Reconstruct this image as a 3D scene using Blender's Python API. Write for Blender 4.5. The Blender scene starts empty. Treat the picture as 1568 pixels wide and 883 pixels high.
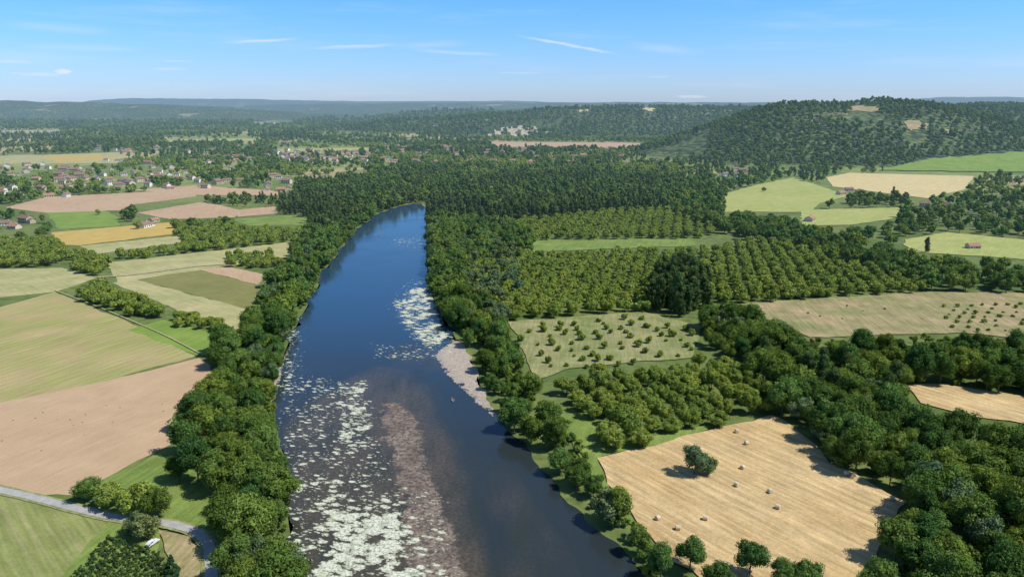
import bpy, bmesh, math, random
import numpy as np
from mathutils import Vector
random.seed(7)
rng = np.random.default_rng(7)
scene = bpy.context.scene
COL = scene.collection

# ------------------------------------------------------------------ helpers: image pixels unprojected to ground, noise, polygon test
H = 130.0; P = math.radians(13.51); F = 1184.0
SP, CP = math.sin(P), math.cos(P)
def G(px, py, z=0.0):
    a = (np.asarray(px, float)-784)/F; b = (441.5-np.asarray(py, float))/F
    dy = CP+b*SP; dz = -SP+b*CP
    dz = np.minimum(dz, -0.004)
    t = (H-z)/(-dz)
    return a*t, dy*t
def W(poly, z=0.0):
    p = np.array(poly, float); x, y = G(p[:, 0], p[:, 1], z)
    return np.stack([x, y], 1)
def hsh(i, j, s):
    v = np.sin(i*127.1+j*311.7+s*74.7)*43758.5453
    return v-np.floor(v)
def vn(x, y, s=0):
    x = np.asarray(x, float); y = np.asarray(y, float)
    i = np.floor(x); j = np.floor(y); u = x-i; v = y-j
    u = u*u*(3-2*u); v = v*v*(3-2*v)
    return (hsh(i, j, s)*(1-u)+hsh(i+1, j, s)*u)*(1-v)+(hsh(i, j+1, s)*(1-u)+hsh(i+1, j+1, s)*u)*v
def fbm(x, y, s=0, o=3):
    r = 0; a = .5; t = 0
    for k in range(o):
        r = r+a*vn(x*2**k, y*2**k, s+k*13); t += a; a *= .5
    return r/t
def inside(x, y, poly):
    r = np.zeros(x.shape, bool); n = len(poly)
    for k in range(n):
        x0, y0 = poly[k]; x1, y1 = poly[(k+1) % n]
        if y0 == y1: continue
        c = ((y0 > y) != (y1 > y)) & (x < (x1-x0)*(y-y0)/(y1-y0)+x0)
        r ^= c
    return r

# ------------------------------------------------------------------ terrain
RIDGES = [
 [(800,2060,124,540),(1000,2150,128,560),(1400,2600,108,560),(2059,3200,118,560),(3600,3600,130,700)],
 [(-420,3850,44,600),(0,3800,72,800),(343,3700,101,850),(700,3750,104,900),(1250,3900,96,900),(2200,4400,100,900)],
 [(-9000,6500,170,1800),(-5600,7000,152,1500),(-4400,7000,146,1400),(-3500,6900,128,1200),(-2500,6600,98,1100),(-1600,6300,46,900)],
 [(-900,5700,60,700),(-300,5500,88,800),(500,5800,95,900)],
 [(-3000,10500,110,1500),(-1200,9500,126,1500),(1500,9300,132,1500),(4000,9000,128,1500),(8000,9000,140,1500)],
 [(-7000,15000,205,2500),(-5200,15000,195,2500),(-3000,15500,150,2500),(0,16000,160,2500)],
 [(6000,13500,165,1800),(7300,13500,215,2000),(9500,13500,225,2500),(14000,13000,240,2500)],
]
def terr(x, y):
    x = np.asarray(x, float); y = np.asarray(y, float)
    z = np.zeros(x.shape)
    m = y > 1150
    if not m.any(): return z
    xo, yo = x[m], y[m]; zz = np.zeros(xo.shape)
    wx = xo+(fbm(xo/300, yo/300, 3)-.5)*260*np.clip(yo/4000, .3, 1.5)
    wy = yo+(fbm(xo/300, yo/300, 9)-.5)*260*np.clip(yo/4000, .3, 1.5)
    det = .90+.18*fbm(xo/180, yo/180, 5)
    for R in RIDGES:
        for k in range(len(R)-1):
            x0, y0, h0, w0 = R[k]; x1, y1, h1, w1 = R[k+1]
            dx, dy = x1-x0, y1-y0
            t = np.clip(((wx-x0)*dx+(wy-y0)*dy)/(dx*dx+dy*dy), 0, 1)
            d = np.hypot(wx-x0-t*dx, wy-y0-t*dy)
            h = h0+(h1-h0)*t; w = w0+(w1-w0)*t
            s = np.clip(1-d/w, 0, 1); s = s*s*(3-2*s)
            zz = np.maximum(zz, h*s*det)
    z[m] = zz
    return z
def GT(px, py):
    px = np.asarray(px, float); py = np.asarray(py, float)
    a = (px-784)/F; b = (441.5-py)/F
    dy = CP+b*SP; dz = -SP+b*CP
    X = np.zeros(px.shape); Y = np.zeros(px.shape); done = np.zeros(px.shape, bool)
    t = 1300.0
    while t < 6000:
        x = a*t; y = dy*t; z = H+dz*t
        hit = (~done) & (z <= terr(x, y)+.01)
        X[hit] = x[hit]; Y[hit] = y[hit]; done |= hit
        t *= 1.008
    X[~done] = (a*t)[~done]; Y[~done] = (dy*t)[~done]
    return X, Y

# ------------------------------------------------------------------ node helpers
def new_mat(name):
    m = bpy.data.materials.new(name); m.use_nodes = True
    m.node_tree.nodes.clear(); return m, m.node_tree
def inp(nt, s, v):
    if isinstance(v, bpy.types.NodeSocket): nt.links.new(v, s)
    else: s.default_value = v
def MA(nt, op, a, b=None, c=None, clamp=False):
    n = nt.nodes.new('ShaderNodeMath'); n.operation = op; n.use_clamp = clamp
    inp(nt, n.inputs[0], a)
    if b is not None: inp(nt, n.inputs[1], b)
    if c is not None: inp(nt, n.inputs[2], c)
    return n.outputs[0]
def SM(nt, v, lo, hi):
    n = nt.nodes.new('ShaderNodeMapRange'); n.interpolation_type = 'SMOOTHSTEP'
    inp(nt, n.inputs['Value'], v); inp(nt, n.inputs['From Min'], lo); inp(nt, n.inputs['From Max'], hi)
    return n.outputs[0]
def MR(nt, v, a, b, c, d):
    n = nt.nodes.new('ShaderNodeMapRange')
    for k, q in zip(['Value', 'From Min', 'From Max', 'To Min', 'To Max'], [v, a, b, c, d]): inp(nt, n.inputs[k], q)
    return n.outputs[0]
def c4(c): return (c[0], c[1], c[2], 1)
def MX(nt, f, a, b, mode='MIX'):
    n = nt.nodes.new('ShaderNodeMix'); n.data_type = 'RGBA'; n.blend_type = mode
    inp(nt, n.inputs[0], f)
    inp(nt, n.inputs[6], a if isinstance(a, bpy.types.NodeSocket) else c4(a))
    inp(nt, n.inputs[7], b if isinstance(b, bpy.types.NodeSocket) else c4(b))
    return n.outputs[2]
def GREY(nt, v):
    n = nt.nodes.new('ShaderNodeCombineColor')
    for k in range(3): inp(nt, n.inputs[k], v)
    return n.outputs[0]
def POS(nt, scale=(1, 1, 1), rot=0):
    g = nt.nodes.new('ShaderNodeNewGeometry')
    if scale == (1, 1, 1) and rot == 0: return g.outputs['Position']
    m = nt.nodes.new('ShaderNodeMapping')
    nt.links.new(g.outputs['Position'], m.inputs[0])
    m.inputs['Rotation'].default_value = (0, 0, rot)
    m2 = nt.nodes.new('ShaderNodeMapping'); nt.links.new(m.outputs[0], m2.inputs[0]); m2.inputs['Scale'].default_value = scale
    return m2.outputs[0]
def NO(nt, vec, scale, detail=3, rough=.55, dist=0):
    n = nt.nodes.new('ShaderNodeTexNoise'); nt.links.new(vec, n.inputs['Vector'])
    n.inputs['Scale'].default_value = scale; n.inputs['Detail'].default_value = detail
    n.inputs['Roughness'].default_value = rough; n.inputs['Distortion'].default_value = dist
    return n.outputs['Fac']
def VO(nt, vec, scale, out='Distance', rnd=1):
    n = nt.nodes.new('ShaderNodeTexVoronoi'); nt.links.new(vec, n.inputs['Vector'])
    n.inputs['Scale'].default_value = scale; n.inputs['Randomness'].default_value = rnd
    return n.outputs[out]
def BUMP(nt, h, s, d=1.0):
    n = nt.nodes.new('ShaderNodeBump'); nt.links.new(h, n.inputs['Height'])
    n.inputs['Strength'].default_value = s; n.inputs['Distance'].default_value = d
    return n.outputs[0]

# aerial haze (position based air light)
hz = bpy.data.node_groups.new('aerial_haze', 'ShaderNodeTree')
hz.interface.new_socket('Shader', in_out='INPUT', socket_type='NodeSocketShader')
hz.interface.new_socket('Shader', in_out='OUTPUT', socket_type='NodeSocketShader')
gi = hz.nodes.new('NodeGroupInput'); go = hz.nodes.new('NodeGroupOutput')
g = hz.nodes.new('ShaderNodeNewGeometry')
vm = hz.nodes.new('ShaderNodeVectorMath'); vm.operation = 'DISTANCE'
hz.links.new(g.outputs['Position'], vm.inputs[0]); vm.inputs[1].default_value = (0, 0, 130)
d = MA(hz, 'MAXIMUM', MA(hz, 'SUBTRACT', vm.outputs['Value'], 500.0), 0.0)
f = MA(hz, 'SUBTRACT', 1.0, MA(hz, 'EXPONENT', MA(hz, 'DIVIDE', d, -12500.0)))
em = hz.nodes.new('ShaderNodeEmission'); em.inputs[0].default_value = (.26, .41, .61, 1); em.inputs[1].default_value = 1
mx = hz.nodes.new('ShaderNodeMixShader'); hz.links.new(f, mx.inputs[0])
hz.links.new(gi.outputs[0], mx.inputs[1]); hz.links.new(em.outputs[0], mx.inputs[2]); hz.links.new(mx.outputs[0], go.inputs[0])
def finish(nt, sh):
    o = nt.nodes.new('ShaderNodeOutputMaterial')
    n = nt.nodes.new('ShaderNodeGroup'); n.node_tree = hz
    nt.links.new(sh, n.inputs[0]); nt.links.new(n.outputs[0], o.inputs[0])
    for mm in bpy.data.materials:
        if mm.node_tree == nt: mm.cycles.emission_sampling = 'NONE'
def DIFF(nt, col, normal=None, rough=.9, spec=.15):
    n = nt.nodes.new('ShaderNodeBsdfPrincipled'); inp(nt, n.inputs['Base Color'], col if isinstance(col, bpy.types.NodeSocket) else c4(col))
    inp(nt, n.inputs['Roughness'], rough); n.inputs['Specular IOR Level'].default_value = spec
    if normal is not None: nt.links.new(normal, n.inputs['Normal'])
    return n.outputs[0]

def foliage(name, c1, c2, tr=.2, hue=1.0):
    m, nt = new_mat(name)
    oi = nt.nodes.new('ShaderNodeObjectInfo')
    r = oi.outputs['Random']
    col = MX(nt, r, c1, c2)
    r2 = MA(nt, 'FRACT', MA(nt, 'MULTIPLY', r, 17.3))
    h0 = tuple(1+(q-1)*hue for q in (1.18, 1.04, .85)); h1 = tuple(1+(q-1)*hue for q in (.74, .90, 1.05))
    col = MX(nt, 1.0, col, MX(nt, r2, h0, h1), 'MULTIPLY')
    n = NO(nt, POS(nt), .5, 1)
    v = MR(nt, n, .3, .7, .6, 1.35)
    col = MX(nt, 1.0, col, GREY(nt, v), 'MULTIPLY')
    a = nt.nodes.new('ShaderNodeBsdfDiffuse'); nt.links.new(col, a.inputs[0])
    t = nt.nodes.new('ShaderNodeBsdfTranslucent'); nt.links.new(MX(nt, 1.0, col, (1.3, 1.2, .6), 'MULTIPLY'), t.inputs[0])
    x = nt.nodes.new('ShaderNodeMixShader'); x.inputs[0].default_value = tr
    nt.links.new(a.outputs[0], x.inputs[1]); nt.links.new(t.outputs[0], x.inputs[2])
    finish(nt, x.outputs[0]); return m
def flat_mat(name, col, n_amt=.25, scale=.5, rough=.85):
    m, nt = new_mat(name)
    v = MR(nt, NO(nt, POS(nt), scale, 4), .3, .7, 1-n_amt, 1+n_amt)
    finish(nt, DIFF(nt, MX(nt, 1.0, col, GREY(nt, v), 'MULTIPLY'), rough=rough)); return m

bark = flat_mat('bark', (.14, .11, .08), .3, 2)
FM = {
 'broad': foliage('broadleaf_foliage', (.070, .130, .030), (.165, .240, .052)),
 'walnut': foliage('walnut_foliage', (.185, .255, .050), (.255, .315, .066), hue=.45),
 'poplar': foliage('poplar_foliage', (.070, .115, .040), (.120, .170, .054), hue=.6),
 'willow': foliage('willow_foliage', (.115, .170, .072), (.18, .235, .10)),
 'shrub': foliage('shrub_foliage', (.105, .175, .038), (.18, .25, .05)),
 'vine': foliage('vine_foliage', (.055, .105, .035), (.08, .13, .04)),
 'conifer': foliage('conifer_foliage', (.04, .08, .028), (.06, .11, .035)),
}

# ------------------------------------------------------------------ tree models
bm = bmesh.new(); bmesh.ops.create_icosphere(bm, subdivisions=1, radius=1)
IV = np.array([v.co[:] for v in bm.verts]); IFc = [[v.index for v in f.verts] for f in bm.faces]; bm.free()
def mesh_from(name, verts, faces, mats, mi):
    me = bpy.data.meshes.new(name); me.from_pydata(verts, [], faces)
    for m in mats: me.materials.append(m)
    me.polygons.foreach_set('material_index', mi); me.update(); return me
def tube(V, Fc, MI, p0, p1, r0, r1, n=7, mi=1):
    p0 = Vector(p0); p1 = Vector(p1); d = (p1-p0).normalized()
    u = d.orthogonal().normalized(); w = d.cross(u); b = len(V)
    for p, r in ((p0, r0), (p1, r1)):
        for k in range(n):
            a = 2*math.pi*k/n; q = p+u*math.cos(a)*r+w*math.sin(a)*r; V.append(q[:])
    for k in range(n):
        Fc.append([b+k, b+(k+1) % n, b+n+(k+1) % n, b+n+k]); MI.append(mi)
def make_tree(name, species, h, w, base, nl, nleaf, ls, seed, core=.72, limbs=True):
    r = np.random.default_rng(seed)
    ch = h-base; cz = base+ch*.5
    C = []; R = []
    for i in range(nl):
        d = r.normal(size=3); d /= np.linalg.norm(d)
        k = r.uniform(.3, 1)**.6*.76
        if species == 'conifer':
            t = r.uniform(0, 1); rad = (1-t)*w*.42
            a = r.uniform(0, 6.28); c = np.array([math.cos(a)*rad, math.sin(a)*rad, base+ch*t*.95]); rr = w*.16*(1.25-t)
        elif species == 'poplar':
            t = (i+.5)/nl; rad = w*.5*math.sin(math.pi*min(1, .16+t*.8))**.8*r.uniform(.25, .72)
            a = r.uniform(0, 6.28); c = np.array([math.cos(a)*rad, math.sin(a)*rad, base+ch*(.04+t*.88)]); rr = w*r.uniform(.17, .25)
        else:
            zz = d[2]*ch*.5*k
            if zz < 0: zz *= .75
            c = np.array([d[0]*w*.5*k, d[1]*w*.5*k, cz+zz]); rr = w*r.uniform(.10, .20)
        C.append(c); R.append(rr)
    C = np.array(C); R = np.array(R)
    lobe = r.choice(nl, nleaf, p=R**2/np.sum(R**2))
    D = r.normal(size=(nleaf, 3)); D[:, 2] += .35; D /= np.linalg.norm(D, axis=1)[:, None]
    pos = C[lobe]+D*(R[lobe]*r.uniform(.72, 1.2, nleaf))[:, None]
    pos[:, 2] = np.maximum(pos[:, 2], base*.5+.2)
    dist = np.linalg.norm(pos[:, None, :]-C[None], axis=2)/R[None]
    dist[np.arange(nleaf), lobe] = 9
    keep = dist.min(1) > .68
    pos = pos[keep]; D = D[keep]; nleaf = len(pos)
    N = D+r.normal(size=(nleaf, 3))*.42; N /= np.linalg.norm(N, axis=1)[:, None]
    T = np.cross(N, r.normal(size=(nleaf, 3))); T /= np.linalg.norm(T, axis=1)[:, None]; B = np.cross(N, T)
    s = (ls*r.uniform(.55, 1.25, nleaf))[:, None]
    Q = np.stack([pos+T*s*.6, pos+B*s*.38, pos-T*s*.5, pos-B*s*.42], 1).reshape(-1, 3)
    V = Q.tolist(); Fc = np.arange(nleaf*4).reshape(-1, 4).tolist(); MI = [0]*nleaf
    for c, rr in zip(C, R):
        b = len(V); sc = rr*core*r.uniform(.85, 1.1, (12, 1))
        V += (IV*sc+c).tolist(); Fc += [[b+q for q in f] for f in IFc]; MI += [0]*len(IFc)
    tr = max(.12, h*.02)
    tube(V, Fc, MI, (0, 0, -.5), (0, 0, base+ch*.35), tr, tr*.6, 7 if limbs else 4)
    if limbs:
        tube(V, Fc, MI, (0, 0, base+ch*.35), (r.normal()*.3, r.normal()*.3, base+ch*.8), tr*.6, tr*.15)
        for k in range(min(6, nl)):
            c = C[k]; tube(V, Fc, MI, (0, 0, base+ch*.05*k), (c[0], c[1], max(c[2], base+ch*.1*k+.5)), tr*.4, tr*.1, 5)
    return mesh_from(name, V, Fc, [FM[species], bark], MI)
SPEC = {  # h,w,base,lobes
 'broad': (15, 13.5, 1.6, 38), 'walnut': (8.5, 10, 1.2, 26), 'poplar': (22, 9.5, 1.5, 30),
 'willow': (12, 11, .8, 32), 'shrub': (3.4, 3.8, .1, 12), 'vine': (3.4, 3.8, .1, 8), 'conifer': (9, 5, .4, 40)}
NAME = {'broad': 'broadleaf_tree', 'walnut': 'walnut_tree', 'poplar': 'poplar_tree', 'willow': 'willow_tree', 'shrub': 'shrub', 'vine': 'vine', 'conifer': 'conifer_tree'}
PROTO = {}
def get_proto(sp, lod):
    if sp == 'vine': lod = max(lod, 1)
    k = (sp, lod)
    if k in PROTO: return PROTO[k]
    h, w, b, nl = SPEC[sp]; out = []
    small = sp in ('shrub', 'vine')
    for v in range([5, 4, 4][lod] if sp != 'conifer' else 1):
        if lod == 0: nn, nlf, ls = nl, (6800 if sp in ('broad', 'poplar') else 4800 if not small else 600), (.60 if not small else .38)
        elif lod == 1: nn, nlf, ls = int(nl*.8), (1300 if not small else 150), (1.05 if not small else .7)
        else: nn, nlf, ls = max(7, nl//3), (180 if not small else 40), (2.0 if not small else 1.2)
        q = random.uniform(.86, 1.14)
        out.append(make_tree(f'{NAME[sp]}_mesh', sp, h*q, w/q**.5*(1.08 if lod == 2 else 1), b, nn, nlf, ls, 100*lod+v+len(sp)*7, core=(.74, .8, .95)[lod], limbs=lod < 2))
    c = bpy.data.collections.new(f'{NAME[sp]}_models')
    for me in out:
        c.objects.link(bpy.data.objects.new(NAME[sp]+'_model', me))
    PROTO[k] = (out, c); return PROTO[k]

def gn_group(coll):
    ng = bpy.data.node_groups.new('instance_'+coll.name, 'GeometryNodeTree')
    ng.interface.new_socket('Geometry', in_out='INPUT', socket_type='NodeSocketGeometry')
    ng.interface.new_socket('Geometry', in_out='OUTPUT', socket_type='NodeSocketGeometry')
    a = ng.nodes.new('NodeGroupInput'); o = ng.nodes.new('NodeGroupOutput')
    ci = ng.nodes.new('GeometryNodeCollectionInfo'); ci.inputs[0].default_value = coll
    ci.inputs['Separate Children'].default_value = True; ci.inputs['Reset Children'].default_value = True
    ip = ng.nodes.new('GeometryNodeInstanceOnPoints'); ip.inputs['Pick Instance'].default_value = True
    def at(n, t):
        q = ng.nodes.new('GeometryNodeInputNamedAttribute'); q.data_type = t; q.inputs[0].default_value = n; return q.outputs[0]
    L = ng.links.new
    L(a.outputs[0], ip.inputs['Points']); L(ci.outputs[0], ip.inputs['Instance'])
    L(at('idx', 'INT'), ip.inputs['Instance Index'])
    L(at('rot', 'FLOAT_VECTOR'), ip.inputs['Rotation']); L(at('scl', 'FLOAT_VECTOR'), ip.inputs['Scale'])
    L(ip.outputs[0], o.inputs[0]); return ng
GN = {}
def scatter(name, X, Y, sp, smin=.8, smax=1.15, single=False, sfar=None):
    X = np.asarray(X, float); Y = np.asarray(Y, float)
    if len(X) == 0: return
    Z = terr(X, Y)
    D = np.hypot(X, Y)
    S = rng.uniform(smin, smax, len(X))
    if sfar is not None: S = S*sfar
    lod = np.where(D < 480, 0, np.where(D < 950, 1, 2))
    for l in range(3):
        q = np.where(lod == l)[0]
        if len(q) == 0: continue
        meshes, coll = get_proto(sp, l)
        if single and l == 0:
            for i in q:
                ob = bpy.data.objects.new(NAME[sp], random.choice(meshes)); COL.objects.link(ob)
                ob.location = (X[i], Y[i], Z[i]); ob.rotation_euler = (0, 0, random.uniform(0, 6.28))
                s = S[i]; ob.scale = (s*random.uniform(.85, 1.15), s*random.uniform(.85, 1.15), s*random.uniform(.88, 1.12))
            continue
        n = len(q)
        me = bpy.data.meshes.new(name); me.from_pydata(np.stack([X[q], Y[q], Z[q]], 1).tolist(), [], [])
        a = me.attributes.new('idx', 'INT', 'POINT'); a.data.foreach_set('value', rng.integers(0, len(meshes), n).astype(np.int32))
        rot = np.zeros((n, 3), np.float32); rot[:, 2] = rng.uniform(0, 6.28, n)
        a = me.attributes.new('rot', 'FLOAT_VECTOR', 'POINT'); a.data.foreach_set('vector', rot.ravel())
        sc = np.stack([S[q]*rng.uniform(.85, 1.15, n), S[q]*rng.uniform(.85, 1.15, n), S[q]*rng.uniform(.82, 1.15, n)], 1).astype(np.float32)
        a = me.attributes.new('scl', 'FLOAT_VECTOR', 'POINT'); a.data.foreach_set('vector', sc.ravel())
        ob = bpy.data.objects.new(name, me); COL.objects.link(ob)
        if coll.name not in GN: GN[coll.name] = gn_group(coll)
        md = ob.modifiers.new('instances', 'NODES'); md.node_group = GN[coll.name]

# ------------------------------------------------------------------ ground materials
def field_mat(name, c1, c2, ang=0, period=6, stripe=.3, patch=.5, pscale=.02, fine=.2, c3=None, wob=1.5):
    m, nt = new_mat(name)
    p = POS(nt)
    patchn = SM(nt, NO(nt, p, pscale, 5, .65), .5-.2, .5+.2)
    col = MX(nt, MA(nt, 'MULTIPLY', patchn, patch, clamp=True), c1, c2)
    wv = nt.nodes.new('ShaderNodeTexWave'); nt.links.new(POS(nt, (1, 1, 1), ang+.0001), wv.inputs[0])
    wv.inputs['Scale'].default_value = .314/period; wv.inputs['Distortion'].default_value = wob
    wv.inputs['Detail'].default_value = 3; wv.inputs['Detail Scale'].default_value = .35
    brk = SM(nt, NO(nt, POS(nt, (1, .12, 1), ang), .10, 5, .65), .36, .64)
    col = MX(nt, MA(nt, 'MULTIPLY', MA(nt, 'MULTIPLY', wv.outputs['Fac'], brk), stripe), col, c3 or c2)
    lines = NO(nt, POS(nt, (1, .05, 1), ang), .9, 4, .6)
    col = MX(nt, 1.0, col, GREY(nt, MR(nt, lines, .3, .7, 1-fine, 1+fine)), 'MULTIPLY')
    blot = NO(nt, p, .07, 5, .7)
    col = MX(nt, 1.0, col, GREY(nt, MR(nt, blot, .3, .7, 1-fine*.8, 1+fine*.8)), 'MULTIPLY')
    fn = NO(nt, p, 1.3, 4, .7)
    col = MX(nt, 1.0, col, GREY(nt, MR(nt, fn, .3, .7, 1-fine*.9, 1+fine*.9)), 'MULTIPLY')
    finish(nt, DIFF(nt, col, BUMP(nt, fn, .5, .3))); return m
TAN = (.42, .29, .175); TAN2 = (.48, .345, .21); HAY = (.44, .30, .135); HAY2 = (.52, .38, .19)
GRN = (.13, .195, .042); GRN2 = (.21, .26, .065); PALE = (.29, .30, .12)
mats = {
 'plough': field_mat('ploughed_soil', TAN, TAN2, .42, 5, .15, .7, .015, .08),
 'plough2': field_mat('bare_soil', (.40, .27, .165), (.47, .34, .215), -.3, 9, .3, .6, .01, .1),
 'mown': field_mat('mown_meadow', (.38, .30, .145), (.23, .26, .07), .42, 5, .45, .95, .035, .16, (.46, .36, .20)),
 'green': field_mat('green_grass', GRN, GRN2, .3, 5, .3, .8, .03, .2),
 'bright': field_mat('bright_green_crop', (.15, .235, .042), (.21, .28, .058), .3, 5, .3, .7, .03, .16),
 'olive': field_mat('olive_crop', (.17, .175, .055), (.24, .22, .08), -.9, 4, .3, .6, .02, .12),
 'pale': field_mat('pale_meadow', PALE, (.41, .36, .18), -.9, 6, .4, .9, .03, .17),
 'wheat': field_mat('wheat_crop', (.47, .32, .08), (.42, .33, .12), .2, 8, .3, .6, .02, .12),
 'hay': field_mat('hay_stubble', HAY, HAY2, -.62, 4.2, .6, .7, .03, .22, (.60, .47, .26), 6.0),
 'dry': field_mat('dry_grass', (.18, .20, .07), (.36, .27, .15), .1, 9, .25, .95, .03, .24),
 'lawn': field_mat('orchard_grass', (.17, .205, .065), (.28, .26, .12), .1, 9, .4, .95, .035, .2),
 'strip': field_mat('striped_meadow', (.22, .24, .075), (.15, .19, .05), -.75, 4, .55, .5, .02, .18, (.33, .30, .15)),
 'ygreen': field_mat('yellow_green_meadow', (.29, .33, .09), (.37, .36, .13), .7, 12, .4, .8, .01, .14),
 'straw': field_mat('straw_field', (.50, .41, .19), (.56, .45, .23), .7, 14, .5, .7, .008, .1),
 'rock': field_mat('chalk_rock', (.30, .26, .17), (.52, .44, .32), .7, 24, .5, .9, .06, .4),
}
# terrain ground
gm, nt = new_mat('valley_ground')
p = POS(nt)
gr = MX(nt, SM(nt, NO(nt, p, .012, 5), .35, .65), (.09, .14, .034), (.17, .20, .06))
gr = MX(nt, SM(nt, NO(nt, p, .15, 4), .4, .75), gr, (.07, .10, .03))
vor = nt.nodes.new('ShaderNodeTexVoronoi'); nt.links.new(POS(nt, (1, .7, 0)), vor.inputs[0]); vor.inputs['Scale'].default_value = .0052
sep = nt.nodes.new('ShaderNodeSeparateColor'); nt.links.new(vor.outputs['Color'], sep.inputs[0])
ramp = nt.nodes.new('ShaderNodeValToRGB'); nt.links.new(sep.outputs[0], ramp.inputs[0]); ramp.color_ramp.interpolation = 'CONSTANT'
for k, (pp, cc) in enumerate([(0, (.14, .19, .05)), (.25, (.20, .24, .07)), (.45, (.34, .29, .14)), (.58, (.15, .20, .055)), (.76, (.42, .34, .18)), (.87, (.24, .27, .09))]):
    e = ramp.color_ramp.elements[k] if k < 2 else ramp.color_ramp.elements.new(pp)
    e.position = pp; e.color = c4(cc)
sx = nt.nodes.new('ShaderNodeSeparateXYZ'); nt.links.new(p, sx.inputs[0])
farf = SM(nt, sx.outputs[1], 900, 1200)
low = SM(nt, sx.outputs[2], 8, 1)
col = MX(nt, MA(nt, 'MULTIPLY', farf, low), gr, MX(nt, 1.0, ramp.outputs[0], GREY(nt, MR(nt, NO(nt, p, .03, 5, .7), .3, .7, .65, 1.25)), 'MULTIPLY'))
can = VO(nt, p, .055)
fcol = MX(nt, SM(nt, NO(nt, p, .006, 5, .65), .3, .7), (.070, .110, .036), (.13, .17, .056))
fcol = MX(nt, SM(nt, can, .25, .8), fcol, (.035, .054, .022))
clear = SM(nt, NO(nt, p, .0035, 5, .7), .60, .66)
fcol = MX(nt, clear, fcol, (.26, .25, .12))
distant = SM(nt, sx.outputs[1], 4200, 5200)
isf = MA(nt, 'MAXIMUM', SM(nt, sx.outputs[2], 3, 9), MA(nt, 'MULTIPLY', distant, SM(nt, NO(nt, p, .0022, 4, .6), .42, .48)))
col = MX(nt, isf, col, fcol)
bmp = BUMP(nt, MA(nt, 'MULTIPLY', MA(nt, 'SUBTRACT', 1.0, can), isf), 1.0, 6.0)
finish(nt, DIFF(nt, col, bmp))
# terrain mesh
yy = [-400.0]
while yy[-1] < 60000: yy.append(yy[-1]+max(14, (yy[-1]+200)*.012))
yy = np.array(yy); nc = 300
u = np.linspace(-1, 1, nc)
YY = np.repeat(yy[:, None], nc, 1); XX = u[None, :]*(1.25*(YY+400)+400)
ZZ = terr(XX, YY)
vs = np.stack([XX.ravel(), YY.ravel(), ZZ.ravel()], 1)
idx = np.arange(len(yy)*nc).reshape(len(yy), nc)
fs = np.stack([idx[:-1, :-1].ravel(), idx[:-1, 1:].ravel(), idx[1:, 1:].ravel(), idx[1:, :-1].ravel()], 1)
me = bpy.data.meshes.new('valley_terrain'); me.from_pydata(vs.tolist(), [], fs.tolist()); me.materials.append(gm)
me.polygons.foreach_set('use_smooth', [True]*len(me.polygons))
COL.objects.link(bpy.data.objects.new('valley_terrain', me))

# ------------------------------------------------------------------ fields
EX = []
zlev = [0.06]
def field(name, poly, mat, ex=True):
    wp = W(poly)
    pts = []
    n = len(wp)
    for k in range(n):
        a = wp[k]; b = wp[(k+1) % n]; L = np.hypot(*(b-a)); m = max(1, int(L/5)); m = min(m, 60)
        nd = np.array([-(b-a)[1], (b-a)[0]])/max(L, 1)
        for j in range(m):
            t = j/m; q = a+(b-a)*t
            if j: q = q+nd*((vn(q[0]/14, q[1]/14, 8)-.5)*4.0*math.sin(math.pi*t))+rng.normal(size=2)*.35
            pts.append((q[0], q[1], zlev[0]))
    zlev[0] += .012
    me = bpy.data.meshes.new(name); me.from_pydata(pts, [], [list(range(len(pts)))]); me.materials.append(mats[mat])
    if me.polygons[0].normal.z < 0: me.flip_normals()
    COL.objects.link(bpy.data.objects.new(name, me))
    if ex: EX.append(wp)
def hfield(name, quad, mat, n=16, ex=True, blob=True):
    q = np.array(quad, float); s = np.linspace(0, 1, n)
    if blob:
        A, Rr = np.meshgrid(np.linspace(0, 2*math.pi, 40)[:-1], np.linspace(0.02, 1, 8))
        rad = .5*Rr*(.45+.95*vn(A*2.6*np.ones_like(A)+q[0, 0], A*0+q[0, 1], 5)); U = (.5+rad*np.cos(A)); Vv = (.5+rad*np.sin(A)); sh = A.shape
    else: U, Vv = np.meshgrid(s, s); sh = U.shape
    pp = [(1-U)*(1-Vv)*q[0, k]+U*(1-Vv)*q[1, k]+U*Vv*q[2, k]+(1-U)*Vv*q[3, k] for k in (0, 1)]
    X, Y = GT(pp[0].ravel(), pp[1].ravel()); Z = terr(X, Y)+1.6
    id_ = np.arange(sh[0]*sh[1]).reshape(sh)
    if blob: id2 = np.concatenate([id_, id_[:, :1]], 1)
    else: id2 = id_
    fs = np.stack([id2[:-1, :-1].ravel(), id2[:-1, 1:].ravel(), id2[1:, 1:].ravel(), id2[1:, :-1].ravel()], 1)
    me = bpy.data.meshes.new(name); me.from_pydata(np.stack([X, Y, Z], 1).tolist(), [], fs.tolist()); me.materials.append(mats[mat])
    if me.polygons[0].normal.z < 0: me.flip_normals()
    COL.objects.link(bpy.data.objects.new(name, me))
    if ex:
        XY = np.stack([X, Y], 1)
        if blob: EX.append(XY[id_[-1]])
        else: EX.append(np.concatenate([XY[id_[0]], XY[id_[1:, -1]], XY[id_[-1, ::-1]], XY[id_[::-1, 0]]]))
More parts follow.
